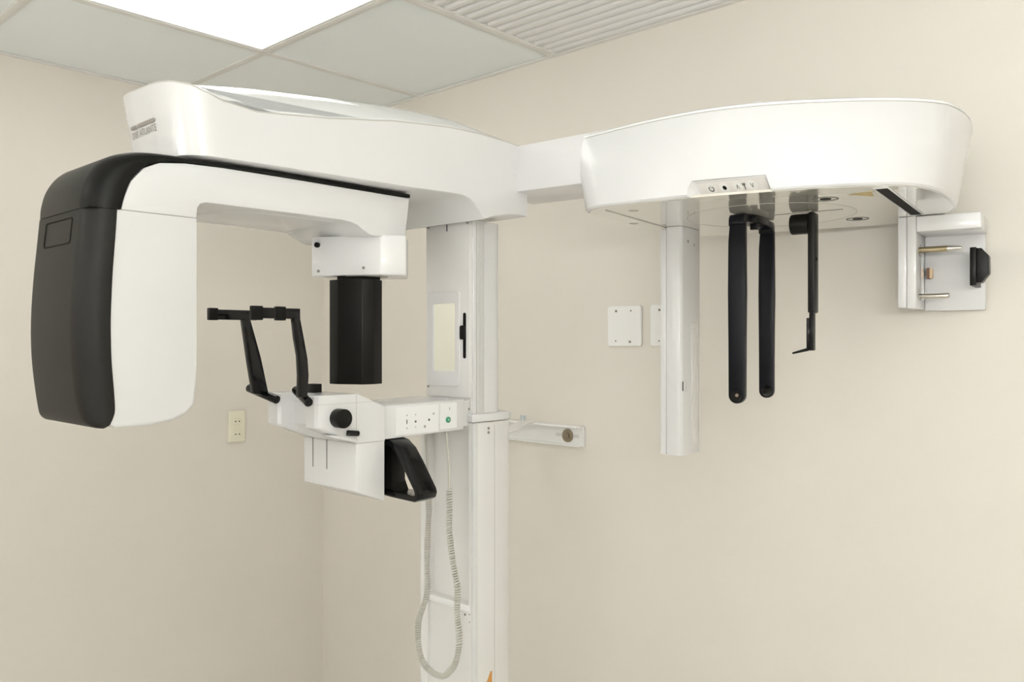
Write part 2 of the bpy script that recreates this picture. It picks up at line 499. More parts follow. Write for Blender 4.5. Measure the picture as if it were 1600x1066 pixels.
def draft(p, f):       # front end leans in towards the bottom
    x, y = p
    k = max(0, min(1, (.72 - y) / .15))
    return (BC + (x - BC) * (1 - .09 * f * k), y + .020 * f * k)
lv = (0, .006, .03, .25, .5, .75, 1.0)
rings = []
for q, h in enumerate(lv):
    r = []
    for p in outl:
        zb, zt = zbot(p[1]), seamz(*p)
        pp = draft(p, 1 - h)
        if q == 0:
            pp = (BC + (pp[0] - BC) * .975, pp[1] + (.003 if p[1] < .65 else 0))
        z = zb + (zt - zb) * (h if q != 1 else .018)
        if q == 2: z = zb + (zt - zb) * .05
        r.append((pp[0], pp[1], z))
    rings.append(r)
b = bmesh.new()
V = [[b.verts.new(p) for p in r] for r in rings]
N = len(outl); H = len(ys)
for A, B in zip(V, V[1:]):
    for i in range(N):
        b.faces.new((A[i], A[(i + 1) % N], B[(i + 1) % N], B[i]))
for i in range(H - 1):
    for Q in (V[0], V[-1]):
        b.faces.new((Q[i], Q[i + 1], Q[N - 2 - i], Q[N - 1 - i]))
beam = obj('overhead_beam', b, 'white', mach, sharp=40)
# lid
b = bmesh.new()
S = [-1, -.995, -.97, -.9, -.8, -.65, -.45, -.2, 0, .2, .45, .65, .8, .9, .97, .995, 1]
G = []
for y in ys:
    wv = max(bw(y) - .0012, .0004)
    row = []
    for k, s in enumerate(S):
        x = BC + wv * s
        zs = seamz(BC + wv * s, y)
        zc = max(crest(y), zs)
        z = zs + .0030 + (zc - zs) * (1 - abs(s) ** 2.2) if 0 < k < len(S) - 1 else zs + .0012
        row.append(b.verts.new((x, y + (.0015 if y < .6 else 0), z)))
    G.append(row)
for A, B in zip(G, G[1:]):
    for k in range(len(S) - 1):
        b.faces.new((A[k], A[k + 1], B[k + 1], B[k]))
b.faces.new([r for r in G[-1]])
b.faces.new([r[0] for r in G] + [r[-1] for r in G[::-1]])
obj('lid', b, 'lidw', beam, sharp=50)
obj('lid_seam', loft([[(BC + (p[0] - BC) * .996, p[1] + (.0012 if p[1] < .65 else 0), seamz(*p) + dz) for p in outl] for dz in (-.0010, .0026)], cap=False), 'seam', beam)

# logo on the beam's front end
def front_y(x, z):
    lo_, hi_ = YN, YN + .078
    f = 1 - (z - 1.986) / (2.09 - 1.986)
    xx = BC + (x - BC) / (1 - .09 * f)
    for _ in range(40):
        m_ = (lo_ + hi_) / 2
        if bw(m_) < abs(xx - BC): lo_ = m_
        else: hi_ = m_
    return (lo_ + hi_) / 2 + .020 * f
def on_front(v):
    x, z = v.x, v.y
    return Vector((x, front_y(x, z) - .0006 - max(v.z, 0) * .5, z))
lg = bmesh.new()
LX0, LX1, LZ = -1.391, -1.298, 2.031
def ltext(s, x0, x1, z, h):
    tb = text_bm(s, .02, lambda v: v)
    a = min(v.co.x for v in tb.verts); c = max(v.co.x for v in tb.verts)
    d = min(v.co.y for v in tb.verts); e = max(v.co.y for v in tb.verts)
    for v in tb.verts:
        v.co = on_front(Vector((x0 + (v.co.x - a) / (c - a) * (x1 - x0), z + (v.co.y - d) / (e - d) * h, v.co.z)))
    join(lg, tb)
ltext('DABI', LX0, -1.3645, LZ, .0110)
ltext('ATLANTE', -1.3580, LX1, LZ, .0110)
def strip(pl):
    bb = bmesh.new()
    P0 = [bb.verts.new(on_front(Vector((x, z, .0003)))) for x, z in pl]
    bb.faces.new(P0)
    join(lg, bb)
n = 10
def bar(xa, xb, za, zb_):
    for k in range(n):
        a = xa + (xb - xa) * k / n; c = xa + (xb - xa) * (k + 1) / n
        strip([(a, za), (c, za), (c, zb_), (a, zb_)])
bar(LX0, -1.3670, LZ + .0140, LZ + .0200)
strip([(-1.3670, LZ + .0140), (-1.3630, LZ + .0080), (-1.3620, LZ + .0080), (-1.3670, LZ + .0200)])
bar(-1.3605, LX1 - .001, LZ + .0140, LZ + .0200)
obj('logo_lettering', lg, 'inkl', beam, 'grey printed maker lettering under two bars')

# --- rotating arm, head housing and black cover
AX0, AX1 = -1.452, -1.232
bnd_low = [(.4960, 1.8895), (.4935, 1.85), (.4895, 1.795), (.4870, 1.73), (.4880, 1.675), (.4915, 1.629), (.4930, 1.601), (.4860, 1.581)]
bnd_up = [(.5015, 1.8900), (.5060, 1.909), (.5150, 1.933), (.5340, 1.9555), (.5580, 1.9670), (.598, 1.9725), (.661, 1.9750), (.777, 1.9755), (.923, 1.9750), (1.044, 1.9750)]
head = [(y, z) for y, z in bnd_low] + [(.495, 1.5745), (.545, 1.5745), (.578, 1.5790), (.600, 1.5880), (.6130, 1.6010), (.6155, 1.62), (.6160, 1.8895)]
hb = prism(head, 'x', AX0, AX1)
bevel(hb, .020, 5, 28, lambda c, e: c.z < 1.612 and c.y > .493 and abs(c.x - (AX0 + AX1) / 2) > .05)
bevel(hb, .003, 2, 40, lambda c, e: c.z > 1.60 and c.y > .6 and abs(c.x - (AX0 + AX1) / 2) > .05)
hh = obj('tube_head_housing', hb, 'white', mach)
armp = bnd_up + [(1.0420, 1.955), (1.0340, 1.9005), (1.0300, 1.8985), (.960, 1.8945), (.947, 1.8965), (.934, 1.9030), (.922, 1.9105), (.908, 1.9145), (.890, 1.9165), (.800, 1.9170), (.632, 1.9160), (.622, 1.9130), (.6175, 1.9060), (.6160, 1.8900)]
ra = obj('rotating_arm', prism(armp, 'x', AX0, AX1, .0022, 2), 'white', mach)
obj('turntable_housing', prism(spline([(-1.27, .72), (-1.42, .70), (-1.462, .90), (-1.490, .938), (-1.525, .972), (-1.552, 1.015), (-1.562, 1.06), (-1.55, 1.11), (-1.50, 1.14), (-1.40, 1.12), (-1.30, 1.06), (-1.27, 1.00)], 4), 'z', 1.9155, 1.972, .006, 3), 'white', ra)

def shell(P, Q, x0, x1, rmax, bm=None):
    """solid between an outer path P and inner path Q in the y-z plane, edges rounded at both x ends"""
    k = 7
    rings = []
    n = len(P)
    for i in range(n):
        p, q = Vector(P[i]), Vector(Q[i])
        d = q - p; L = d.length; d = d.normalized() if L > 1e-6 else Vector((0, 0))
        r = min(rmax, L * .85)
        row = [(x1, q[0], q[1])]
        for j in range(k):
            a = math.radians(90 * j / (k - 1))
            pull = r * (1 - math.sin(a)); x = x1 - r * (1 - math.cos(a))
            c = p + d * pull
            row.append((x, c[0], c[1]))
        for j in range(k - 1, -1, -1):
            a = math.radians(90 * j / (k - 1))
            pull = r * (1 - math.sin(a)); x = x0 + r * (1 - math.cos(a))
            c = p + d * pull
            row.append((x, c[0], c[1]))
        row.append((x0, q[0], q[1]))
        rings.append(row)
    return loft(rings, bm)

Pl = [(.4560, 1.8890), (.4520, 1.85), (.4465, 1.795), (.4430, 1.73), (.4440, 1.675), (.4485, 1.629), (.4530, 1.601), (.4580, 1.585), (.4680, 1.5765), (.4780, 1.5745)]
Ql = [(.4955, 1.8890), (.4930, 1.85), (.4890, 1.795), (.4865, 1.73), (.4875, 1.675), (.4910, 1.629), (.4925, 1.601), (.4900, 1.590), (.4870, 1.5830), (.4855, 1.5800)]
low = obj('head_cover', shell(spline(Pl, 3, False), spline(Ql, 3, False), AX0 - .003, AX1 + .0015, .036), 'blackt', hh, 'black textured back cover of the tube head')
Pu = [(.4560, 1.8905), (.4575, 1.909), (.4650, 1.935), (.4820, 1.9600), (.5080, 1.9760), (.545, 1.9835), (.620, 1.9850), (.777, 1.9850), (.923, 1.9850), (1.046, 1.9840)]
Qu = [(.5005, 1.8905), (.5053, 1.909), (.5143, 1.9335), (.5335, 1.9560), (.5577, 1.9675), (.598, 1.9730), (.661, 1.9755), (.777, 1.9760), (.923, 1.9755), (1.044, 1.9755)]
obj('arm_cover', shell(spline(Pu, 4, False), spline(Qu, 4, False), AX0 - .003, AX1 + .0015, .036), 'black', ra, 'black cover along the top of the rotating arm')
# hatch outline on the black head cover
hx0, hx1, hz0, hz1 = -1.392, -1.286, 1.842, 1.879
def hy(z): return interp([(1.73, .4430), (1.795, .4465), (1.85, .4520), (1.889, .4560)], z)
hb = bmesh.new()
pts = rrect(hx0, hz0, hx1, hz1, .004, 4)
for (x, z), (x2, z2) in zip(pts, pts[1:] + pts[:1]):
    tube([(x, hy(z) - .0001, z), (x2, hy(z2) - .0001, z2)], .0012, 6, hb)
obj('hatch_outline', hb, 'dark', low)
obj('cover_seam', box(AX0 + .03, .4570, 1.8890, AX1 - .002, .50, 1.8908), 'dark', low)
obj('turntable_disc', cyl((-1.36, .86, 1.982), (-1.36, .86, 1.9865), .115, n=48), 'blackg', ra)

# --- collimator block and black sensor under the arm
blk = obj('sensor_mount', prism([(-1.366, .912), (-1.234, .976), (-1.210, 1.017), (-1.284, 1.085), (-1.40, 1.02)], 'z', 1.8235, 1.8995, .003, 3), 'white', mach)
bn = Vector((.44, -.90, 0)).normalized()
def on_block(s, z, h): # s along front face from left
    p = Vector((-1.366, .912, 0)).lerp(Vector((-1.234, .976, 0)), s)
    return (p.x + bn.x * h, p.y + bn.y * h, z)
obj('lock_button', cyl(on_block(.10, 1.8835, -.002), on_block(.10, 1.8835, .006), .0052, n=18, bev=.001), 'black', blk)
for s, z in ((.11, 1.8335), (.76, 1.8375)):
    obj('screw', cyl(on_block(s, z, -.001), on_block(s, z, .001), .0030, n=14), 'screw', blk)
def LD(px, D):     # plan point at lateral angle / distance, written out as metres
    t_ = (px - 800) / 1301.0
    return (D * (-0.6782 + t_ * .7349), D * (.7349 + t_ * .6782))
sens_pl = [LD(515, 1.585), LD(528, 1.568), LD(549, 1.562), LD(566, 1.556), LD(584, 1.566), LD(597, 1.59), LD(592, 1.64), LD(520, 1.64)]
sens_pl = [(round(a, 4), round(c, 4)) for a, c in sens_pl]
sn = obj('sensor', prism(sens_pl, 'z', 1.6185, 1.816, .0012, 2), 'black', mach)
obj('sensor_neck', prism([LD(527, 1.582), LD(549, 1.571), LD(566, 1.566), LD(594, 1.588), LD(590, 1.63), LD(529, 1.63)], 'z', 1.81, 1.8236), 'black', sn)
obj('neck_plate', prism([LD(540, 1.565), LD(566, 1.555), LD(606, 1.590), LD(600, 1.63), LD(545, 1.63)], 'z', 1.8220, 1.8234), 'screw', sn)

# --- patient support: chin unit and control arm
UX0, UX1 = -1.408, -1.240
up_plan = [(-1.405, .844), (-1.369, .841), (-1.364, .846), (-1.362, .872), (-1.327, .876), (-1.282, .868), (-1.280, .846), (-1.276, .841), (-1.250, .841), (-1.243, .845), (-1.240, .853), (-1.240, .927), (-1.240, .990), (-1.408, .990), (-1.408, .927), (-1.408, .850)]
lo_plan = [(-1.405, .924), (-1.369, .924), (-1.364, .924), (-1.362, .924), (-1.327, .924), (-1.282, .924), (-1.280, .924), (-1.276, .924), (-1.250, .924), (-1.243, .924), (-1.240, .925), (-1.240, .9275), (-1.240, .990), (-1.408, .990), (-1.408, .9275), (-1.408, .925)]
def lerp2(a, c, t): return [(p[0] + (q[0] - p[0]) * t, p[1] + (q[1] - p[1]) * t) for p, q in zip(a, c)]
def slopez(y): return -max(0, (y - .928)) * .42
rings = []
for pl, z in ((lo_plan, 1.5130), (lerp2(lo_plan, up_plan, .5), 1.5285), (lerp2(lo_plan, up_plan, .93), 1.5420), (up_plan, 1.5460), (up_plan, 1.5880), (up_plan, 1.6015), (lerp2(up_plan, lo_plan, .03), 1.6035)):
    rings.append([(x if z < 1.6034 else (x - BC) * .985 + BC, y, z + (slopez(y) if z > 1.58 else 0)) for x, y in pl])
chin = obj('chin_unit', loft(rings), 'white', mach, sharp=25)
lowb = obj('lower_housing', prism([(.924, 1.5122), (.924, 1.4245), (.990, 1.3985), (.990, 1.5122)], 'x', UX0, UX1, .0015, 2), 'white', chin)
obj('lid_line', loft([[(x * 1.0 + (x - BC) * .004, y - .0004, z) for x, y in up_plan] for z in (1.5870, 1.5878)], cap=False), 'seam', chin)
obj('housing_line', box(UX0 - .0003, .9237, 1.5121, UX1 + .0003, .9905, 1.5131), 'seam', chin)
obj('side_line', box(-1.2405, .9245, 1.5135, -1.2397, .9253, 1.602), 'seam', chin)
for x in (-1.377, -1.331):
    obj('slit', box(x - .0008, .9232, 1.457, x + .0008, .9248, 1.516), 'ink', lowb)
    obj('pivot_screw', cyl((x, .9225, 1.516), (x, .9245, 1.516), .0020, n=12), 'dark', lowb)
kn = obj('adjusting_knob', cyl((-1.241, .8835, 1.562), (-1.219, .8835, 1.562), .0172, n=40, bev=.0012), 'black', chin)
lev = obj('lever', prism([(.862, 1.5330), (.885, 1.5310), (.925, 1.5190), (.922, 1.5150), (.870, 1.5280)], 'x', -1.262, -1.2330, .001), 'white', chin)
obj('lever_knob', cyl((-1.238, .902, 1.5340), (-1.233, .925, 1.5315), .0052, n=18, bev=.0015), 'blackg', lev)
obj('bite_post', box(-1.349, .892, 1.598, -1.324, .908, 1.6195, .001), 'black', chin)

carm = obj('control_arm', prism([(.988, 1.5775), (1.2005, 1.5795), (1.2005, 1.5165), (.988, 1.5135)], 'x', -1.388, -1.2435, .0022, 2), 'white', mach)
obj('arm_foot', box(-1.385, 1.195, 1.52, -1.262, 1.235, 1.575, .001), 'white', carm)
cp = obj('control_panel', prism(rrect(1.018, 1.5190, 1.1300, 1.5735, .001), 'x', -1.2440, -1.2431), 'lidw', carm)
def key(y, z, r, m='ink', nm='key_symbol'):
    obj(nm, cyl((-1.2434, y, z), (-1.2426, y, z), r, n=14), m, cp)
key(1.0470, 1.5560, .0014, 'inkl'); key(1.0470, 1.5310, .0014, 'inkl')
obj('key_symbol', box(-1.2434, 1.0460, 1.5395, -1.2426, 1.0480, 1.5475), 'ink', cp)
key(1.0690, 1.5560, .0012, 'inkl'); key(1.0690, 1.5425, .0023); key(1.0690, 1.5320, .0012, 'inkl')
key(1.1040, 1.5435, .0024); key(1.0930, 1.5310, .0028, 'inkl'); key(1.1160, 1.5550, .0020, 'inkl')
bp = obj('switch_plate', prism(rrect(1.1340, 1.5220, 1.1800, 1.5745, .002), 'x', -1.2440, -1.2429), 'lidw', carm)
gbn = obj('green_button', cyl((-1.2432, 1.1550, 1.5400), (-1.2405, 1.1550, 1.5400), .0062, n=26, bev=.0008), 'green', bp, 'round green button')
obj('button_mark', cyl((-1.2407, 1.1555, 1.5400), (-1.2401, 1.1555, 1.5400), .0022, n=14), 'greenl', gbn)
obj('key_symbol', box(-1.2431, 1.1590, 1.5600, -1.2425, 1.1600, 1.5650), 'ink', bp)
obj('cord_socket', cyl((-1.2530, 1.1600, 1.5120), (-1.2530, 1.1600, 1.5180), .0040, n=16), 'seam', carm)

# --- side hand grip
out = [(-1.300, 1.506), (-1.275, 1.5115), (-1.255, 1.5145), (-1.236, 1.5105), (-1.215, 1.4970), (-1.195, 1.4740), (-1.172, 1.4440), (-1.158, 1.4260), (-1.1555, 1.4180), (-1.159, 1.4085), (-1.170, 1.4030), (-1.235, 1.4040), (-1.300, 1.4070)]
inn = [(-1.300, 1.495), (-1.276, 1.5005), (-1.257, 1.5030), (-1.242, 1.4995), (-1.224, 1.4870), (-1.204, 1.4650), (-1.184, 1.4390), (-1.172, 1.4240), (-1.170, 1.4190), (-1.171, 1.4155), (-1.175, 1.4145), (-1.237, 1.4150), (-1.300, 1.4180)]
b = bmesh.new()
f_ = [[b.verts.new((p[0], y, p[1])) for p in L_] for L_, y in ((out, 1.003), (out, 1.047), (inn, 1.047), (inn, 1.003))]
n = len(out)
for A, B in zip(f_, f_[1:] + f_[:1]):
    for i in range(n - 1):
        b.faces.new((A[i], A[i + 1], B[i + 1], B[i]))
b.faces.new([q[0] for q in f_]); b.faces.new([q[-1] for q in f_[::-1]])
bmesh.ops.recalc_face_normals(b, faces=b.faces)
bevel(b, .0018, 2, 40)
hg = obj('hand_grip', b, 'blackg', mach)
obj('grip_mount', box(-1.375, 1.010, 1.4165, -1.2440, 1.044, 1.4960, .002), 'black', hg)
obj('grip_mount_foot', prism([(-1.246, 1.4150), (-1.246, 1.432), (-1.236, 1.4150)], 'y', 1.010, 1.045), 'black', hg)

# --- temple supports
def temple(x, arm_poly, bar_y0, bar_y1, rod_a, rod_b, lab, bars):
    z0, z1 = 1.7365, 1.7565
    t_ = obj('temple_support', prism(arm_poly, 'x', x - .006, x + .006, .0015, 2), 'blackg', mach, lab)
    obj('temple_bar', box(x - .0035, bar_y0, z0 + .001, x + .0035, bar_y1, z1 - .001, .001), 'blackg', t_)
    for (a, c, g) in bars:
        obj('clamp', box(x - .0055, a, z0 - g, x + .0055, c, z1 + .0015, .0012), 'black', t_)
    obj('pivot_rod', cyl(rod_a, rod_b, .0078, n=20, bev=.0012), 'blackg', t_)
temple(-1.238, [(.789, 1.7385), (.8015, 1.7385), (.810, 1.700), (.8165, 1.668), (.8185, 1.640), (.816, 1.603), (.800, 1.603), (.801, 1.640), (.799, 1.675), (.793, 1.705)],
       .713, .803, (-1.288, .828, 1.6130), (-1.230, .817, 1.5935), 'right temple support', [(.712, .731, .002), (.757, .774, .002)])
temple(-1.374, [(.771, 1.7385), (.786, 1.7385), (.807, 1.670), (.8225, 1.604), (.812, 1.600), (.793, 1.604), (.783, 1.660)],
       .709, .800, (-1.420, .812, 1.6120), (-1.345, .826, 1.5925), 'left temple support', [(.708, .724, 0)])

# --- cephalometric arm and head (own axes u, v turned 8 degrees from the wall)
AL = math.radians(8)
OX, OY = -.774, 1.622
def L(v):
    return Vector((OX + v.x * math.cos(AL) - v.y * math.sin(AL), OY + v.x * math.sin(AL) + v.y * math.cos(AL), v.z))
ceph_arm = obj('side_arm', prism([(-.52, 2.0165), (.066, 2.0185), (.066, 2.1245), (-.456, 2.1135), (-.52, 2.1130)], 'y', -.256, -.10, .002, 2, T=L), 'white', mach)
top_o = [(-.332, -.16), (-.337, -.222), (-.304, -.252), (-.235, -.272), (-.151, -.292), (-.032, -.305), (.075, -.288), (.181, -.243), (.272, -.187), (.334, -.125), (.357, -.05), (.362, .043), (.350, .14), (.30, .235), (.20, .295), (.05, .305), (-.1, .305), (-.25, .275), (-.305, .20), (-.324, .05)]
bot_o = [(-.300, -.200), (-.284, -.262), (-.248, -.291), (-.200, -.300), (-.15, -.304), (-.045, -.305), (.086, -.286), (.188, -.262), (.276, -.222), (.318, -.160), (.334, -.07), (.336, .06), (.322, .14), (.280, .22), (.190, .280), (.05, .275), (-.08, .262), (-.20, .255), (-.265, .21), (-.298, .06)]
top_s = spline(top_o, 5); bot_s = spline(bot_o, 5)
def shrink(o, d):
    n = len(o); r = []
    for i in range(n):
        a = Vector(o[i - 1]); c = Vector(o[(i + 1) % n]); t_ = (c - a).normalized()
        r.append((o[i][0] - t_.y * d, o[i][1] + t_.x * d))
    return r
# outlines run counter-clockwise; make sure shrink goes inwards
def area(o): return sum(a[0] * c[1] - c[0] * a[1] for a, c in zip(o, o[1:] + o[:1])) / 2
if area(top_s) < 0: top_s = top_s[::-1]; bot_s = bot_s[::-1]
ZB, ZT = 1.958, 2.106
def R3(o, z): return [(x, y, z) for x, y in o]
ch = obj('imaging_head', loft([R3(shrink(bot_s, .007), ZB + .0006), R3(shrink(bot_s, .003), ZB + .0015), R3(bot_s, ZB + .005), R3(lerp2(bot_s, top_s, .5), (ZB + ZT) / 2), R3(top_s, ZT - .002), R3(shrink(top_s, .0012), ZT), R3(shrink(top_s, .006), ZT)], T=L), 'white', mach, sharp=50)
# keypad recess
KZ0, KZ1 = 1.9565, 1.9865
cb = bmesh.new()
kf = [(-.044, -.322, 1.987), (.085, -.322, 1.987), (.112, -.322, 1.950), (-.066, -.322, 1.950),
      (-.043, -.296, 1.9865), (.084, -.283, 1.9865), (.095, -.262, 1.950), (-.032, -.275, 1.950)]
vs = [cb.verts.new(p) for p in kf]
for q in ((0, 1, 2, 3), (4, 5, 6, 7), (0, 1, 5, 4), (1, 2, 6, 5), (2, 3, 7, 6), (3, 0, 4, 7)):
    cb.faces.new([vs[k] for k in q])
bmesh.ops.recalc_face_normals(cb, faces=cb.faces)
for v in cb.verts: v.co = L(v.co)
cut(ch, cb)
A_, B_, C_, D_ = Vector((-.043, -.2965, 1.986)), Vector((.084, -.2835, 1.986)), Vector((.0915, -.267, 1.9595)), Vector((-.0345, -.280, 1.9595))
def K(s, t_, h=0.0):
    p = A_.lerp(B_, s).lerp(D_.lerp(C_, s), t_)
    nn = (B_ - A_).cross(D_ - A_).normalized()
    if nn.y > 0: nn = -nn
    return L(p + nn * h)
def kpoly(pts, h0, h1):
    b_ = bmesh.new()
    a = [b_.verts.new(K(s, t_, h0)) for s, t_ in pts]; c = [b_.verts.new(K(s, t_, h1)) for s, t_ in pts]
    b_.faces.new(a); b_.faces.new(c[::-1])
    n_ = len(a)
    for i in range(n_): b_.faces.new((a[i], c[i], c[(i + 1) % n_], a[(i + 1) % n_]))
    bmesh.ops.recalc_face_normals(b_, faces=b_.faces)
    return b_
kp = obj('keypad', kpoly([(.03, .08), (.97, .08), (.97, .92), (.03, .92)], -.002, .0012), 'keyp', mach)
ks = .0265 / .128
def kd(s, t_, r): return [(s + r * math.cos(a) * ks, t_ + r * math.sin(a)) for a in [2 * math.pi * k / 20 for k in range(20)]]
for s in (.20, .385, .565, .655, .765):
    if s != .655: obj('key', kpoly(kd(s, .5, .33), .001, .0016), 'keyw', kp)
# power symbol, dot, chevrons, tee
b_ = bmesh.new()
for k in range(14):
    a0 = math.radians(-145 + 290 * k / 14); a1 = math.radians(-145 + 290 * (k + 1) / 14)
    join(b_, kpoly([(.20 + ks * r * math.sin(a), .5 + r * math.cos(a)) for a, r in ((a0, .12), (a1, .12), (a1, .19), (a0, .19))], .0016, .0020))
join(b_, kpoly([(.197, .30), (.203, .30), (.203, .50), (.197, .50)], .0016, .0020))
obj('key_symbol', b_, 'ink', kp)
obj('key_symbol', kpoly(kd(.385, .5, .13), .0016, .0020), 'dark', kp)
def chev(s, sg):
    return join(kpoly([(s - .022, .5 + .14 * sg), (s - .012, .5 + .14 * sg), (s + .004, .5 - .12 * sg), (s - .004, .5 - .12 * sg)], .0016, .0020),
                kpoly([(s + .022, .5 + .14 * sg), (s + .012, .5 + .14 * sg), (s - .004, .5 - .12 * sg), (s + .004, .5 - .12 * sg)], .0016, .0020))
obj('key_symbol', chev(.565, 1), 'ink', kp)
obj('key_symbol', chev(.765, -1), 'ink', kp)
obj('key_symbol', join(kpoly([(.635, .32), (.678, .32), (.678, .46), (.635, .46)], .0016, .0020), kpoly([(.65, .45), (.664, .45), (.664, .72), (.65, .72)], .0016, .0020)), 'ink', kp)
# lid
obj('head_seam', loft([R3(shrink(top_s, .0018), ZT - .0005), R3(shrink(top_s, .0018), ZT + .0016)], T=L), 'seam', ch)
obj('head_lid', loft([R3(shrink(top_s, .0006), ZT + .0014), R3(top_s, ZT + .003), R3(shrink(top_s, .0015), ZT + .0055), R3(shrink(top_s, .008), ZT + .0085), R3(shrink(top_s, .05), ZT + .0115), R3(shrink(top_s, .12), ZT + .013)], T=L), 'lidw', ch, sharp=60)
# glossy underside panel and features
ub = shrink(bot_s, .0075)
und = obj('underside_panel', loft([R3(ub, ZB - .0002), R3(ub, ZB + .004)], T=L), 'under', mach, 'glossy underside panel')
obj('panel_gap', box(-.2425, -.262, ZB - .0012, -.2395, .215, ZB + .001, T=lambda v: L(Vector((v.x + (v.y + .26) * -.02, v.y, v.z)))), 'seam', und)
rd = obj('rotating_disc', ring(0, 0, .1655, .1670, 'z', ZB - .0006, ZB + .001, 72, T=L), 'seam', und)
obj('slide_slot', box(.012, -.009, ZB - .0008, .146, -.0068, ZB + .0005, T=L), 'ink', rd)
sf = obj('slot_frame', box(.2415, -.214, ZB - .002, .2660, .145, ZB, .0008, T=L), 'white', und)
cut(sf, box(.2440, -.208, ZB - .01, .2635, .150, ZB - .0008, T=L))
obj('slot', box(.2442, -.2078, ZB - .0016, .2633, .1448, ZB - .0006, T=L), 'dark', sf)
for (u_, v_) in ((.148, -.147), (.140, .146)):
    h_ = obj('bolt_recess', ring(u_, v_, .0205, .0225, 'z', ZB - .0010, ZB + .0005, 32, T=L), 'ink', und)
    obj('bolt_hole', prism(disc(u_, v_, .010), 'z', ZB - .0009, ZB, T=L), 'dark', h_)
obj('warning_sticker', prism([(.192, -.172), (.234, -.186), (.226, -.128)], 'z', ZB - .0006, ZB, T=L), 'yellow', und, 'small tan triangular sticker')
obj('bolt_hole', prism(disc(-.278, -.083 + .02, .010), 'z', ZB - .0006, ZB, T=L), 'seam', und)
obj('bolt_hole', prism(disc(-.200, -.222, .010), 'z', ZB - .0006, ZB, T=L), 'seam', und)

# hanging sensor column on the left
hs = obj('hanging_sensor', prism([(-.243, .030), (-.219, .030), (-.212, .032), (-.207, .037), (-.205, .046), (-.203, .128), (-.243, .128)], 'z', 1.4425, 1.9575, .0012, 2, T=L), 'white', mach)
obj('sensor_back_strip', box(-.2575, .030, 1.4435, -.2436, .126, 1.952, .0012, T=L), 'white', hs)
for v_ in (.062, .096):
    obj('screw', cyl((-.2055, v_, 1.926 - (v_ - .06) * .15), (-.2035, v_, 1.926 - (v_ - .06) * .15), .0036, n=14, T=L), 'screw', hs)
obj('side_cover', box(-.2045, .080, 1.462, -.2022, .115, 1.742, .0008, T=L), 'satin', hs)
lt = obj('latch', prism(rrect(.038, 1.585, .050, 1.612, .003), 'x', -.2075, -.2025, .001, T=L), 'white', hs)
obj('latch_slot', box(-.2085, .0365, 1.588, -.2045, .0385, 1.609, T=L), 'ink', lt)

# ear rods
def ear(v0, v1, inward, u0, u1, zb, lab, mt, ru):
    rr = (u1 - u0) / 2 - .0005
    uc = (u0 + u1) / 2
    pr = [(u0 + .003, 1.938), (u0, 1.90), (u0 - .001, 1.80), (u0, 1.70), (uc - rr, zb + rr)]
    pr += [(uc - rr * math.cos(math.radians(18 * k)), zb + rr - rr * math.sin(math.radians(18 * k))) for k in range(1, 10)]
    pr += [(uc + rr, zb + rr), (u1, 1.70), (u1 + .001, 1.80), (u1, 1.938)]
    t_ = obj('ear_rod_arm', prism(pr, 'y', v0, v1, .002, 2, T=L), mt, mach, lab)
    a, c = (v0, v1 + inward) if inward > 0 else (v0 + inward, v1)
    sg = 1 if inward > 0 else -1
    e = v0 if inward > 0 else v1
    prof = [(e, 1.932), (e, 1.9445), (e + sg * .003, 1.951), (e + sg * .008, 1.9555), (e + sg * (abs(inward) + .016), 1.9555), (e + sg * (abs(inward) + .016), 1.943), (e + sg * .017, 1.940), (e + sg * .0155, 1.932)]
    obj('arm_elbow', prism(prof, 'x', u0 + .001, u1 - .001, .001, 2, T=L), mt, t_)
    return t_
e1 = ear(-.083, -.067, .045, -.058, -.024, 1.574, 'front ear rod arm', 'navy', 0)
obj('ear_plug', cyl((-.041, -.0845, 1.590), (-.041, -.083, 1.590), .011, n=24, T=L), 'black', e1)
obj('plug_screw', cyl((-.039, -.0856, 1.591), (-.039, -.0844, 1.591), .0035, n=14, T=L), 'bronze', e1)
e2 = ear(.076, .090, -.045, -.048, -.016, 1.577, 'rear ear rod arm', 'navy', 0)
obj('ear_plug', cyl((-.030, .060, 1.592), (-.030, .076, 1.592), .006, .012, n=24, T=L), 'black', e2)
obj('rod_carrier', box(-.055, -.035, 1.944, -.015, .045, 1.957, .001, T=L, bm=box(-.040, -.004, 1.932, -.026, .006, 1.946, .001, T=L)), 'black', mach)

# nasion rest
ns = obj('nasion_rest', prism(rrect(.0825, 1.7555, .0955, 1.956, .004), 'y', -.022, .008, .0015, 2, T=L), 'black', mach)
obj('slide_knob', cyl((.046, -.006, 1.935), (.083, -.006, 1.935), .0205, n=36, bev=.003, T=L), 'black', ns)
obj('locking_hole', prism(disc(-.007, 1.863, .004, 16), 'x', .0950, .0962, T=L), 'dark', ns)
ex_ = obj('extension', box(.0835, -.016, 1.681, .0915, .002, 1.756, .001, T=L), 'black', ns)
obj('extension_strip', box(.0780, -.015, 1.682, .0832, -.004, 1.746, .001, T=L), 'blackg', ex_)
obj('nose_tip', prism([(.082, 1.6805), (.050, 1.6735), (.0495, 1.677), (.080, 1.6865)], 'y', -.014, -.002, .001, T=L), 'black', ex_)

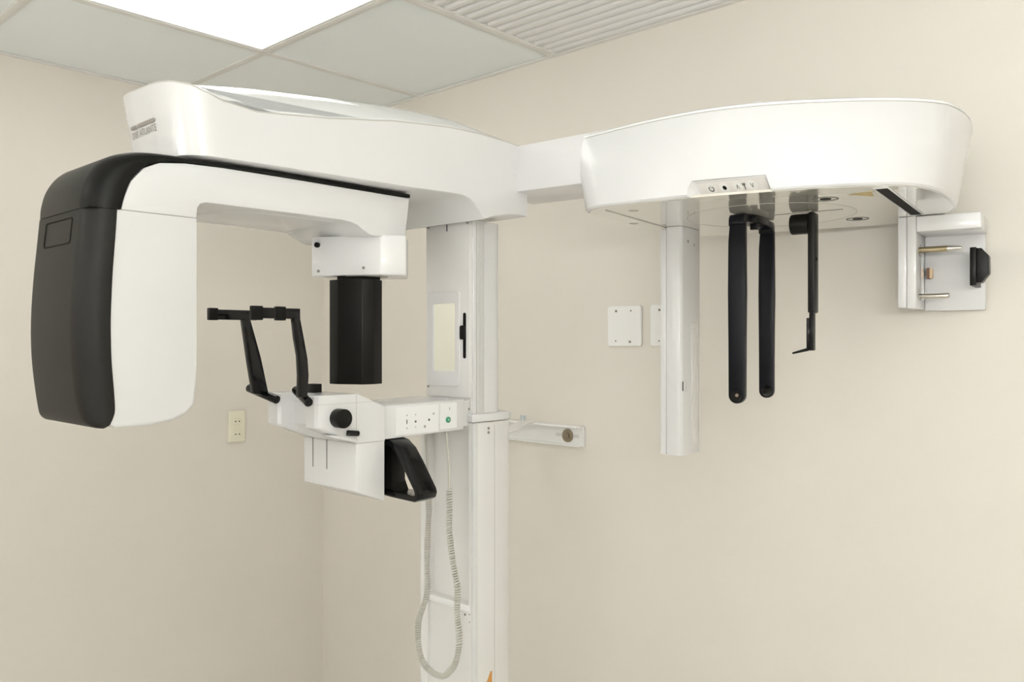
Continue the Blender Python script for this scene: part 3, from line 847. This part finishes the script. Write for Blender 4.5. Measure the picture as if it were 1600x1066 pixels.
# collimator frame at the far right
cf = obj('collimator_frame', box(.2315, .170, 1.768, .2485, .296, 1.9575, .001, T=L, bm=box(.2485, .170, 1.9245, .366, .296, 1.9570, .003, T=L)), 'white', mach)
obj('side_plate', box(.2135, .172, 1.770, .2308, .296, 1.9575, .002, T=L), 'white', cf)
obj('back_plate', box(.2485, .284, 1.7655, .3630, .294, 1.9248, .001, T=L), 'white', cf)
up = obj('upper_pin', cyl((.2485, .205, 1.8905), (.302, .205, 1.8905), .0062, n=22, T=L), 'brass', cf)
obj('pin_tip', cyl((.302, .205, 1.8905), (.3275, .205, 1.8905), .0062, .0032, n=22, T=L), 'steel', up)
obj('lower_pin', cyl((.2485, .205, 1.7935), (.3055, .205, 1.7935), .0052, n=22, bev=.0025, T=L), 'steel', cf)
obj('guard_plate', box(.2530, .19, 1.785, .2545, .222, 1.900, T=L), 'glass', cf)
obj('connector', box(.2550, .262, 1.834, .2600, .285, 1.857, T=L), 'brown', cf)
obj('contact_strip', box(.2600, .268, 1.835, .2650, .285, 1.855, T=L), 'tan', cf)
ck = obj('clamp_base', box(.3440, .190, 1.812, .3550, .285, 1.889, .001, T=L), 'black', cf)
obj('clamp_knob', prism([(.355, 1.887), (.364, 1.887), (.3770, 1.871), (.3770, 1.836), (.364, 1.8175), (.355, 1.8175)], 'y', .195, .232, .001, T=L), 'black', ck)

# ------------------------------------------------------------------ wall bracket
wb = thing('wall_bracket', (-1.70, YB, 1.386), 'white steel channel bracket with brown washer screwed to back wall behind the column', 'bracket')
chn = bmesh.new()
prism(rrect(-1.96, 1.384, -1.522, 1.447, .008), 'y', YB - .005, YB, bm=chn)
box(-1.96, YB - .040, 1.4415, -1.526, YB - .003, 1.447, .001, bm=chn)
box(-1.96, YB - .022, 1.384, -1.530, YB - .003, 1.3875, .001, bm=chn)
box(-1.5265, YB - .012, 1.390, -1.522, YB - .003, 1.443, .001, bm=chn)
obj('channel', chn, 'plate', wb)
obj('slot', prism(rrect(-1.635, 1.4085, -1.543, 1.4190, .005), 'y', YB - .0056, YB - .0045), 'satin', wb)
ws = obj('washer', cyl((-1.586, YB - .009, 1.4135), (-1.586, YB - .005, 1.4135), .0200, n=32), 'bronze', wb)
obj('bolt_head', cyl((-1.586, YB - .0125, 1.4135), (-1.586, YB - .009, 1.4135), .0095, n=6), 'bronze', ws)
d_ = Vector((-.33, .575, 0)).normalized(); p_ = Vector((d_.y, -d_.x, 0))
s0 = Vector((-1.390, 1.356, 0)); s1 = Vector((-1.720, 1.931, 0))
pl = [s0 + p_ * .022, s0 - p_ * .022, s1 - p_ * .022] + [s1 + d_ * .022 * math.sin(math.radians(a)) - p_ * .022 * math.cos(math.radians(a)) for a in (30, 60, 90, 120, 150)] + [s1 + p_ * .022]
obj('strap', prism([(v.x, v.y) for v in pl], 'z', 1.4475, 1.4505, .0008), 'plate', wb)
nb = bmesh.new()
cyl((-1.745, 1.942, 1.4505), (-1.745, 1.942, 1.4580), .0060, n=6, bm=nb)
cyl((-1.745, 1.942, 1.4580), (-1.745, 1.942, 1.4660), .0030, n=12, bm=nb)
for sg in (-1, 1):
    prism([(-1.745 + sg * .004, 1.4530), (-1.745 + sg * .012, 1.4570), (-1.745 + sg * .011, 1.4680), (-1.745 + sg * .006, 1.4650)], 'y', 1.9405, 1.9435, .0005, bm=nb)
obj('wing_nut', nb, 'zinc', wb)

# ------------------------------------------------------------------ hand switch cord
cord_y = 1.165
def cp_(px, z): return (px, cord_y, z)
cpath = [(-1.250, 1.396), (-1.246, 1.351), (-1.246, 1.312), (-1.238, 1.248), (-1.229, 1.197), (-1.231, 1.145), (-1.223, 1.114), (-1.218, 1.086), (-1.227, 1.049), (-1.248, 1.024), (-1.273, 1.007), (-1.308, 1.006),
         (-1.335, 1.022), (-1.343, 1.055), (-1.341, 1.105), (-1.329, 1.137), (-1.319, 1.173), (-1.323, 1.232), (-1.319, 1.300), (-1.312, 1.342), (-1.310, 1.369)]
core = spline([(a, cord_y - .004 * math.sin(k), c) for k, (a, c) in enumerate(cpath)], 12, False)
pts = [Vector(p) for p in core]
ln = [0]
for a, c in zip(pts, pts[1:]): ln.append(ln[-1] + (c - a).length)
def at(s):
    for k in range(len(ln) - 1):
        if s <= ln[k + 1]:
            q = (s - ln[k]) / (ln[k + 1] - ln[k]); return pts[k].lerp(pts[k + 1], q), (pts[k + 1] - pts[k]).normalized()
    return pts[-1], (pts[-1] - pts[-2]).normalized()
turns = int(ln[-1] / .0052); per = 9
hel = []
for k in range(turns * per + 1):
    s = ln[-1] * k / (turns * per)
    p, t_ = at(s)
    n1 = Vector((0, 1, 0)); n2 = t_.cross(n1).normalized()
    a = 2 * math.pi * k / per
    r = .0048 + .0004 * math.sin(s * 70)
    hel.append(p + r * (math.cos(a) * n1 + math.sin(a) * n2))
cc = bmesh.new()
tube(hel, .0021, 6, cc)
tag_c = thing('coiled_cord', (-1.25, cord_y, 1.05), 'ivory coiled handset cord hanging in a loop in front of the column', 'cord')
obj('coil', cc, 'cord', tag_c, sharp=80)
obj('straight_lead', tube(spline([(-1.2530, 1.1600, 1.5155), (-1.2500, 1.163, 1.46), (-1.2500, 1.165, 1.42), (-1.2500, 1.165, 1.3940)], 6, False), .0026, 10,
     tube(spline([(-1.3100, 1.165, 1.3690), (-1.3160, 1.165, 1.42), (-1.3210, 1.165, 1.5155)], 6, False), .0026, 10)), 'cord', tag_c)
obj('second_lead', tube([(-1.3330, 1.172, 1.5150), (-1.3340, 1.172, 1.45), (-1.3320, 1.172, 1.40), (-1.3270, 1.172, 1.372)], .0030, 8), 'plate', tag_c)
